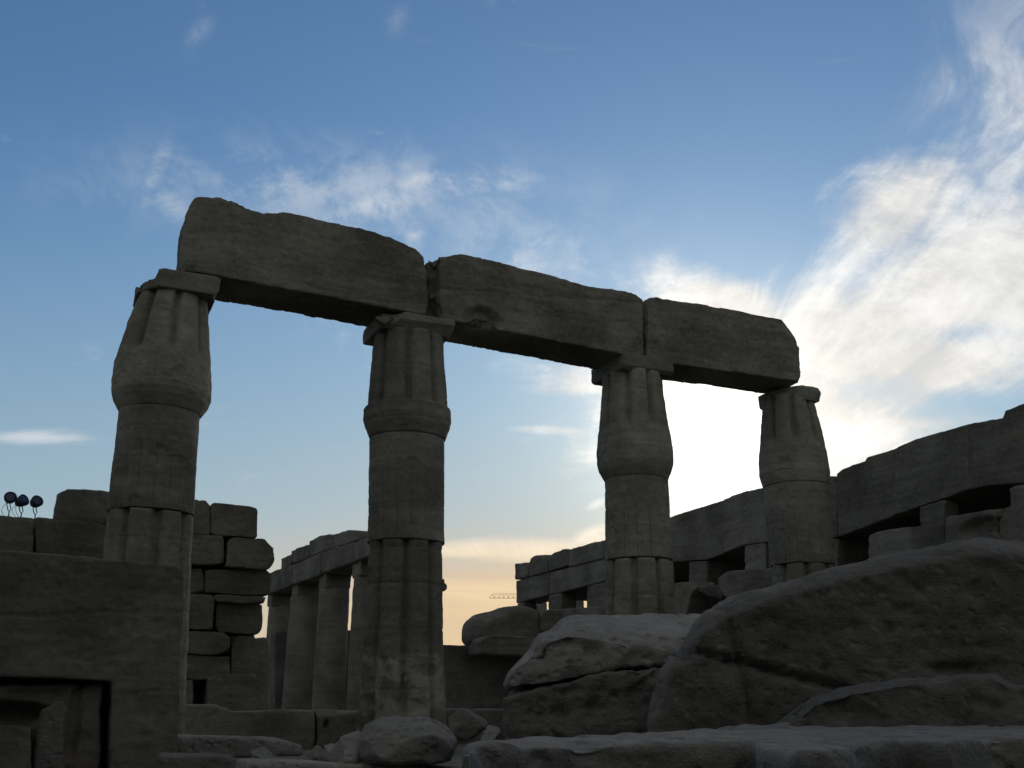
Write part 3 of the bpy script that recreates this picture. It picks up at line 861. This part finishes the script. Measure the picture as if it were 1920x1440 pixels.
block(WING, [(1040, 1143), (1100, 1138), (1133, 1136), (1133, 1240), (1040, 1240)], -0.6, -0.15, 'low sill stone under the far peepholes of the long hall', M_WALL)
# inside of the hall: roof, rear wall with two peepholes
def wing(s, d, z): return Vector((WING.p0.x, WING.p0.y, z)) + BW * s + AW * d
def s_of(px, py, d): return (WING.hit(px, py, d) - WING.p0).dot(BW)
REAR = 5.5
zroof = WING.hit(1133, 1090, 0).z + 0.12
s_near, s_far = s_of(2020, 900, 0), s_of(968, 1130, 0)
holes = sorted([(s_of(1032, 1130, REAR), s_of(1016, 1130, REAR)), (s_of(1106, 1120, REAR), s_of(1084, 1120, REAR))])
segs, cur = [], s_near - 3.0
for a, b in holes:
    segs.append((cur, a)); cur = b
segs.append((cur, s_of(962, 1130, REAR)))
names = ['long rear wall inside the dark hall on the right', 'rear wall piece between the two bright peepholes', 'farthest rear wall piece left of the bright peepholes']
for (a, b), lab in zip(segs, names):
    ring = [wing(a, REAR, 0.7), wing(b, REAR, 0.7), wing(b, REAR, zroof + 0.9), wing(a, REAR, zroof + 0.9)]
    o = carve('rear_wall', [ring, [p + AW * 0.3 for p in ring]], M_DUSK, None, 0.09, amp=0.02, freq=1.2)
    describe(o, lab, 'wall', 'rear walls of the long hall')
for k, ((a, b), lab) in enumerate(zip(((s_near - 3, s_of(1400, 1000, 0)), (s_of(1400, 1000, 0) + 0.03, s_of(1140, 1080, 0)), (s_of(1140, 1080, 0) + 0.03, s_far)),
        ('near roof slab over the dark right openings', 'middle roof slab behind the beams between the right columns', 'far roof slab over the bright peepholes'))):
    zz = zroof + (0.0 if k else 0.35)
    ring = [wing(a, 1.02, zz), wing(b, 1.02, zz), wing(b, REAR - 0.03, zz), wing(a, REAR - 0.03, zz)]
    o = carve('roof_slab', [ring, [p + Vector((0, 0, 0.35)) for p in ring]], M_DUSK, None, 0.12, amp=0.015, freq=1.2)
    describe(o, lab, 'roof slab', 'roof slabs of the long hall')

# ------------------------------------------------------------------ weathered rocks in front, right
AF, BF = dirs(6.0)
def fplane(px, py, Y, deg=6.0):
    a, b = dirs(deg); p = at_y(px, py, Y)
    return Plane(p, a, b)
def loft_px(name, plane, rings, material, label, cat='rock', group=None, voxel=0.03, **kw):
    rr = [[plane.hit(px, py, d) for px, py in pts] for d, pts in rings]
    o = carve(name, rr, material, None, voxel, **kw)
    describe(o, label, cat, group)
    return o

# R1: the big leaning mass
F1 = fplane(1500, 1250, 6.6, 8)
out1 = [(1216, 1400), (1217, 1345), (1226, 1290), (1238, 1258), (1262, 1226), (1284, 1214), (1290, 1192), (1302, 1170), (1322, 1150), (1350, 1134), (1384, 1121), (1400, 1114), (1440, 1104), (1500, 1085), (1560, 1066), (1610, 1056),
        (1628, 1050), (1690, 1037), (1745, 1027), (1800, 1017), (1850, 1013), (1900, 1017), (2000, 1022), (2150, 1040), (2150, 1420), (1700, 1420)]
front1 = [(1219, 1400), (1222, 1350), (1232, 1300), (1244, 1268), (1266, 1242), (1290, 1228), (1300, 1208), (1314, 1190), (1334, 1172), (1362, 1156), (1394, 1144), (1412, 1136), (1450, 1124), (1508, 1106), (1566, 1088), (1616, 1078),
          (1640, 1074), (1696, 1062), (1748, 1052), (1802, 1042), (1850, 1038), (1898, 1040), (2000, 1046), (2150, 1062), (2150, 1420), (1700, 1420)]
def mixr(a, b, t): return [(p[0] * (1 - t) + q[0] * t, p[1] * (1 - t) + q[1] * t) for p, q in zip(a, b)]
loft_px('rock', F1, [(0.0, front1), (0.10, mixr(front1, out1, 0.45)), (0.42, out1), (1.9, out1)], M_ROCK,
        'huge pitted sloping rock mass rising behind the ledge and the low hump', 'rock', 'pitted rocks in the right foreground', 0.028,
        smooth_it=0, amp=0.014, freq=2.6, strata=0.006, pit=0.020, rough=0.014, chips=(4, 0.03, 0.0), seed=77,
        cracks=((tuple(F1.hit(1374, 1180, 0.1)), (1.0, 0.0, 0.06), 0.035, 0.05), (tuple(F1.hit(1280, 1216, 0.1)), (0.25, 0.0, 0.97), 0.04, 0.07)),
        dents=((tuple(F1.hit(1790, 1255, 0.0)), (0.25, 0.3, 0.05), 0.05), (tuple(F1.hit(1276, 1222, 0.0)), (0.10, 0.3, 0.05), 0.10)))

# R2 / R3: split rock with a pale flat top, on a squarer block
F2 = fplane(1130, 1220, 7.9, 10)
back2 = [(948, 1292), (951, 1266), (974, 1240), (998, 1214), (1008, 1188), (1034, 1183), (1050, 1165), (1075, 1154), (1150, 1153), (1240, 1152), (1330, 1152), (1330, 1200), (1330, 1260), (1245, 1262), (1150, 1262), (1050, 1280)]
front2 = [(952, 1290), (956, 1270), (982, 1248), (1007, 1226), (1020, 1204), (1046, 1198), (1070, 1188), (1098, 1184), (1150, 1200), (1240, 1212), (1330, 1216), (1330, 1226), (1330, 1240), (1232, 1246), (1150, 1256), (1050, 1276)]
loft_px('rock', F2, [(0.0, front2), (0.25, mixr(front2, back2, 0.35)), (1.5, back2), (2.0, back2)], M_PALE,
        'split rock with a broad pale sloping top in front of the sunward column', 'rock', 'pitted rocks in the right foreground', 0.028,
        smooth_it=1, amp=0.026, freq=2.4, strata=0.014, pit=0.030, rough=0.010, chips=(10, 0.10, 0.0), seed=31)
F3 = fplane(1130, 1220, 7.85, -4)
block(F3, [(944, 1420), (942, 1312), (950, 1294), (1050, 1281), (1150, 1261), (1232, 1251), (1300, 1250), (1300, 1420)], -0.04, 1.8, 'squared pitted block under the split pale-topped rock', M_ROCK, 'pitted rocks in the right foreground', 'rock', 'rock',
      voxel=0.024, amp=0.026, freq=2.4, pit=0.04, strata=0.010, rough=0.010, seed=52)

# R4: low rock right behind the ledge
F4 = fplane(1700, 1320, 5.2, 4)
out4 = [(1440, 1400), (1452, 1362), (1478, 1340), (1500, 1325), (1520, 1310), (1545, 1299), (1600, 1285), (1640, 1279), (1680, 1270), (1720, 1266), (1760, 1261), (1800, 1263), (1850, 1260), (1868, 1262), (1885, 1272), (1920, 1280), (2050, 1300), (2050, 1400)]
front4 = [(x + 4, y + (22 if y < 1395 else 0)) for x, y in out4]
loft_px('rock', F4, [(0.0, front4), (0.07, mixr(front4, out4, 0.5)), (0.34, out4), (0.9, mixr(out4, front4, 0.4))], M_ROCK,
        'low hump of rock resting between the ledge and the huge rock mass', 'rock', 'pitted rocks in the right foreground', 0.02,
        smooth_it=1, amp=0.022, freq=3.6, strata=0.006, pit=0.024, rough=0.008, chips=(8, 0.08, 0.0), seed=12)

# the ledge along the bottom, and the darker broken stone before it
zt = at_y(1200, 1404, 2.75).z
fl = [(858, 1440), (872, 1408), (905, 1399), (1200, 1394), (1415, 1392), (1432, 1407), (1520, 1413), (1590, 1409), (1618, 1394), (1700, 1388), (1780, 1391), (1860, 1384), (2120, 1382)]
bl = [(868, 1400), (880, 1391), (920, 1383), (1200, 1371), (1460, 1360), (1700, 1359), (2120, 1360)]
top = [at_z(x, y, zt) for x, y in fl[1:]] + [at_z(x, y, zt) for x, y in reversed(bl)]
low = [Vector((p.x * 1.0, p.y - 0.015, -0.05)) for p in top]
o = carve('stone_ledge', [low, top], M_PALE, None, 0.018, smooth_it=2, amp=0.014, freq=3.2, strata=0.004, pit=0.014, rough=0.006, seed=5)
describe(o, 'long flat-topped stone ledge in the foreground', 'stone ledge')
print('ledge', zt, [tuple(round(c, 2) for c in p) for p in top[:7]])

# ------------------------------------------------------------------ loose boulders at the foot of the repaired column
def brock(pts, Y, depth, mat, label, voxel=0.025, deg=5.0, **kw):
    px = sum(p[0] for p in pts) / len(pts); py = sum(p[1] for p in pts) / len(pts)
    pl = fplane(px, py, Y, deg)
    kw.setdefault('amp', 0.018); kw.setdefault('freq', 3.0); kw.setdefault('strata', 0.0); kw.setdefault('pit', 0.010); kw.setdefault('chips', (12, 0.10, -0.2)); kw.setdefault('rough', 0.008); kw.setdefault('smooth_it', 1)
    o = boulder('boulder', pl, pts, 0.0, depth, mat, voxel, **kw)
    describe(o, label, 'boulder', 'loose stones below the columns')
    return o
top_slope = ((0, .50), (.12, .74), (.3, .94), (.55, 1.0), (.85, .86), (1, .6))
brock([(671, 1378), (678, 1362), (692, 1352), (712, 1341), (735, 1338), (770, 1342), (800, 1343), (820, 1350), (838, 1362), (850, 1378), (862, 1400), (856, 1424), (838, 1436), (790, 1436), (740, 1442), (690, 1436), (672, 1416)],
      9.4, 1.0, M_PALE, 'biggest loose boulder with a pale top, in front of the repaired column', prof=((0, .50), (.06, .66), (.16, .78), (.5, 1.0), (.8, .95), (1, .7)), amp=0.03, freq=2.0, pit=0.014, smooth_it=1, chips=(10, 0.07, 0.3), seed=3)
brock([(618, 1425), (622, 1400), (640, 1378), (662, 1370), (686, 1368), (694, 1400), (690, 1432), (650, 1434)], 9.9, 0.7, M_PALE, 'medium rough boulder leaning on the left of the biggest boulder', seed=14, smooth_it=1, amp=0.04, freq=2.2)
brock([(564, 1426), (566, 1404), (574, 1395), (600, 1394), (622, 1398), (620, 1426), (590, 1430)], 10.2, 0.5, M_ROCK, 'small dark brown stone left of the rough boulder', smooth_it=1)
brock([(600, 1398), (606, 1386), (630, 1381), (650, 1383), (646, 1402), (615, 1404)], 10.9, 0.5, M_PALE, 'small pale stone peeping out behind the dark brown stone')
brock([(462, 1412), (468, 1398), (490, 1394), (530, 1400), (552, 1410), (546, 1424), (500, 1426), (466, 1424)], 10.4, 0.6, M_PALE, 'flat whitish stone lying on the left slab', prof=top_slope)
brock([(540, 1418), (556, 1410), (576, 1412), (578, 1426), (550, 1428)], 10.2, 0.35, M_PALE, 'little whitish stone between the flat whitish stone and the brown stone')
brock([(838, 1330), (846, 1320), (858, 1324), (888, 1338), (908, 1350), (918, 1360), (900, 1372), (880, 1388), (858, 1386), (842, 1372)], 10.6, 0.7, M_ROCK, 'tilted angular slab stone right of the biggest boulder', smooth_it=1, seed=41)
brock([(888, 1384), (900, 1368), (920, 1356), (946, 1346), (962, 1350), (960, 1400), (890, 1400)], 9.0, 0.7, M_PALE, 'pale low stone between the tilted slab stone and the pitted block')
FS = fplane(450, 1395, 12.0, 20)
block(FS, [(330, 1383), (420, 1383), (480, 1385), (540, 1389), (568, 1398), (572, 1420), (330, 1424)], 0, 1.1, 'flat grey paving slab at the right foot of the doorway wall', M_PALE, 'flat slabs by the doorway wall', voxel=0.03, smooth_it=2)
FS2 = fplane(400, 1425, 10.2, 20)
block(FS2, [(300, 1418), (400, 1417), (440, 1421), (452, 1434), (452, 1480), (300, 1480)], 0, 0.9, 'dark low slab in front of the paving slab', M_ROCK, 'flat slabs by the doorway wall', voxel=0.03, smooth_it=2)
FS3 = fplane(640, 1440, 9.6, 20)
block(FS3, [(452, 1428), (560, 1430), (700, 1434), (900, 1436), (900, 1490), (452, 1490)], 0, 0.5, 'pale stone strip on the ground below the boulders', M_PALE, 'flat slabs by the doorway wall', voxel=0.03, smooth_it=2)

# ------------------------------------------------------------------ three floodlights on the left wall
def tube(path, r, n=8):
    pts = [Vector(p) for p in path]
    v, f = [], []
    for i, p in enumerate(pts):
        d = (pts[min(i + 1, len(pts) - 1)] - pts[max(i - 1, 0)]).normalized()
        u = d.cross(Vector((0.3, 0.2, 0.9))).normalized(); w = d.cross(u)
        for k in range(n):
            a = 2 * math.pi * k / n
            v.append(p + (u * math.cos(a) + w * math.sin(a)) * r)
    for i in range(len(pts) - 1):
        for k in range(n):
            j = (k + 1) % n
            f.append((i * n + k, i * n + j, (i + 1) * n + j, (i + 1) * n + k))
    f.append(tuple(range(n - 1, -1, -1))); f.append(tuple((len(pts) - 1) * n + k for k in range(n)))
    return v, f
def merge(*vf):
    V, F = [], []
    for v, f in vf:
        o = len(V); V += list(v); F += [tuple(i + o for i in q) for q in f]
    return V, F
def revolve(c, axis, rows, n=24):
    axis = axis.normalized(); u = axis.cross(Vector((0, 0, 1))).normalized(); w = u.cross(axis)
    v, f = [], []
    for t, r in rows:
        for k in range(n):
            a = 2 * math.pi * k / n
            v.append(c + axis * t + (u * math.cos(a) + w * math.sin(a)) * r)
    for i in range(len(rows) - 1):
        for k in range(n):
            j = (k + 1) % n
            f.append((i * n + k, i * n + j, (i + 1) * n + j, (i + 1) * n + k))
    f.append(tuple(range(n - 1, -1, -1))); f.append(tuple((len(rows) - 1) * n + k for k in range(n)))
    return v, f
LD = 0.18
for (px, py, base, axis, lab, hook) in (
        (19, 934, 966, Vector((0.50, -0.80, 0.25)), 'leftmost floodlight, its round face forward and a cable looping at its left', 1),
        (42, 939, 968, Vector((0.86, -0.35, 0.36)), 'middle floodlight with a long tapering housing and two hanging cables', 2),
        (68, 941, 971, Vector((0.74, -0.55, 0.34)), 'rightmost floodlight, nearest the raised block', 0)):
    c = PILE.hit(px, py, LD)
    foot = PILE.hit(px - 3, base + 2, LD)
    root = empty('floodlight', tuple(foot))
    describe(root, lab, 'floodlight', 'floodlights on the left wall')
    R = 0.092 * (PILE.hit(px, py, LD).y / 16.0)
    ax = axis.normalized()
    tail = {1: 1.0, 2: 1.5, 0: 1.25}[hook]
    v, f = revolve(c, ax, [(-R * tail, R * 0.16), (-R * tail * 0.94, R * 0.36), (-R * tail * 0.72, R * 0.66), (-R * tail * 0.38, R * 0.90), (0.0, R), (R * 0.30, R)])
    link_mesh('housing', v, f, M_METAL, root)
    v, f = revolve(c, ax, [(R * 0.31, R * 1.05), (R * 0.46, R * 1.05), (R * 0.46, R * 0.96), (R * 0.40, R * 0.94)])
    rim = link_mesh('lens_rim', v, f, M_METAL, root)
    v, f = revolve(c, ax, [(R * 0.405, R * 0.93), (R * 0.43, R * 0.6), (R * 0.44, R * 0.1)])
    link_mesh('lens', v, f, M_GLASS, root)
    lowc = Vector((c.x - 0.012, c.y, c.z - R * 0.95))
    side = Vector((1, 0, 0)) * 0.026
    zf = foot.z + (lowc.z - foot.z) * 0.42
    yoke = [lowc - side + Vector((0, 0, .02)), lowc - side - Vector((0, 0, .02)), Vector((foot.x, foot.y, zf + .015)) - side, Vector((foot.x, foot.y, zf)), Vector((foot.x, foot.y, zf + .015)) + side, lowc + side - Vector((0, 0, .02)), lowc + side + Vector((0, 0, .02))]
    v, f = tube(yoke, 0.008); link_mesh('yoke', v, f, M_METAL, root)
    v, f = tube([Vector((foot.x, foot.y, zf)), foot - Vector((0, 0, 0.03))], 0.010); link_mesh('stem', v, f, M_METAL, root)
    back = c - ax * R * 1.3
    cab = []
    for k in range(hook):
        g = foot + Vector((-0.075 + 0.045 * k, 0, 0.0))
        path = [back + (g - back) * t + Vector((-(0.075 - 0.04 * k) * math.sin(math.pi * t), 0, 0)) for t in np.linspace(0, 1, 10)]
        cab.append(tube(path, 0.004, 6))
    if cab:
        v, f = merge(*cab); link_mesh('cable', v, f, M_CABLE, root)

# ------------------------------------------------------------------ far tower crane, only its jib end shows past the hall
CY_ = 170.0
pl = Plane((0, CY_), Vector((1, 0, 0)), Vector((0, 1, 0)))
tip = pl.hit(918, 1121, 0); inn = pl.hit(1010, 1119, 0)
root = empty('tower_crane', (inn.x + 9, CY_, 0.8))
describe(root, 'distant tower crane, its thin lattice jib showing left of the long hall', 'crane')
def bars(segs, r):
    return merge(*[tube([a, b], r, 5) for a, b in segs])
L = (inn.x + 9) - tip.x
n = 22
segs = []
for k in range(n):
    x0 = tip.x + L * k / n; x1 = tip.x + L * (k + 1) / n
    zlo = tip.z - 0.05
    h0 = 0.72 if k else 0.25
    segs += [(Vector((x0, CY_ - .45, zlo)), Vector((x0, CY_ + .45, zlo))), (Vector((x0, CY_ + .45, zlo)), Vector((x0, CY_, zlo + h0))), (Vector((x0, CY_ - .45, zlo)), Vector((x1, CY_ - .45, zlo))), (Vector((x0, CY_ + .45, zlo)), Vector((x1, CY_ + .45, zlo))),
             (Vector((x0, CY_, zlo + h0)), Vector((x1, CY_, zlo + .72))),
             (Vector((x0, CY_ - .45, zlo)), Vector(((x0 + x1) / 2, CY_, zlo + .72))), (Vector(((x0 + x1) / 2, CY_, zlo + .72)), Vector((x1, CY_ - .45, zlo)))]
v, f = bars(segs, 0.02); link_mesh('jib', v, f, M_CRANE, root)
xm = inn.x + 9; zt_ = tip.z
segs = []
for sx in (-.8, .8):
    for sy in (-.8, .8):
        segs.append((Vector((xm + sx, CY_ + sy, 0.5)), Vector((xm + sx, CY_ + sy, zt_ + 3.0))))
for k in range(12):
    z0 = 0.8 + (zt_ - 0.8) * k / 12; z1 = 0.8 + (zt_ - 0.8) * (k + 1) / 12
    for sy in (-.8, .8):
        segs.append((Vector((xm - .8, CY_ + sy, z0)), Vector((xm + .8, CY_ + sy, z1))))
v, f = bars(segs, 0.09); link_mesh('mast', v, f, M_CRANE, root)
segs = [(Vector((xm, CY_ + sy, zt_)), Vector((xm + 12, CY_ + sy, zt_))) for sy in (-.5, .5)] + [(Vector((xm + 3 * k, CY_ - .5, zt_)), Vector((xm + 3 * k, CY_ + .5, zt_))) for k in range(5)]
v, f = bars(segs, 0.1); link_mesh('counter_jib', v, f, M_CRANE, root)

finish()
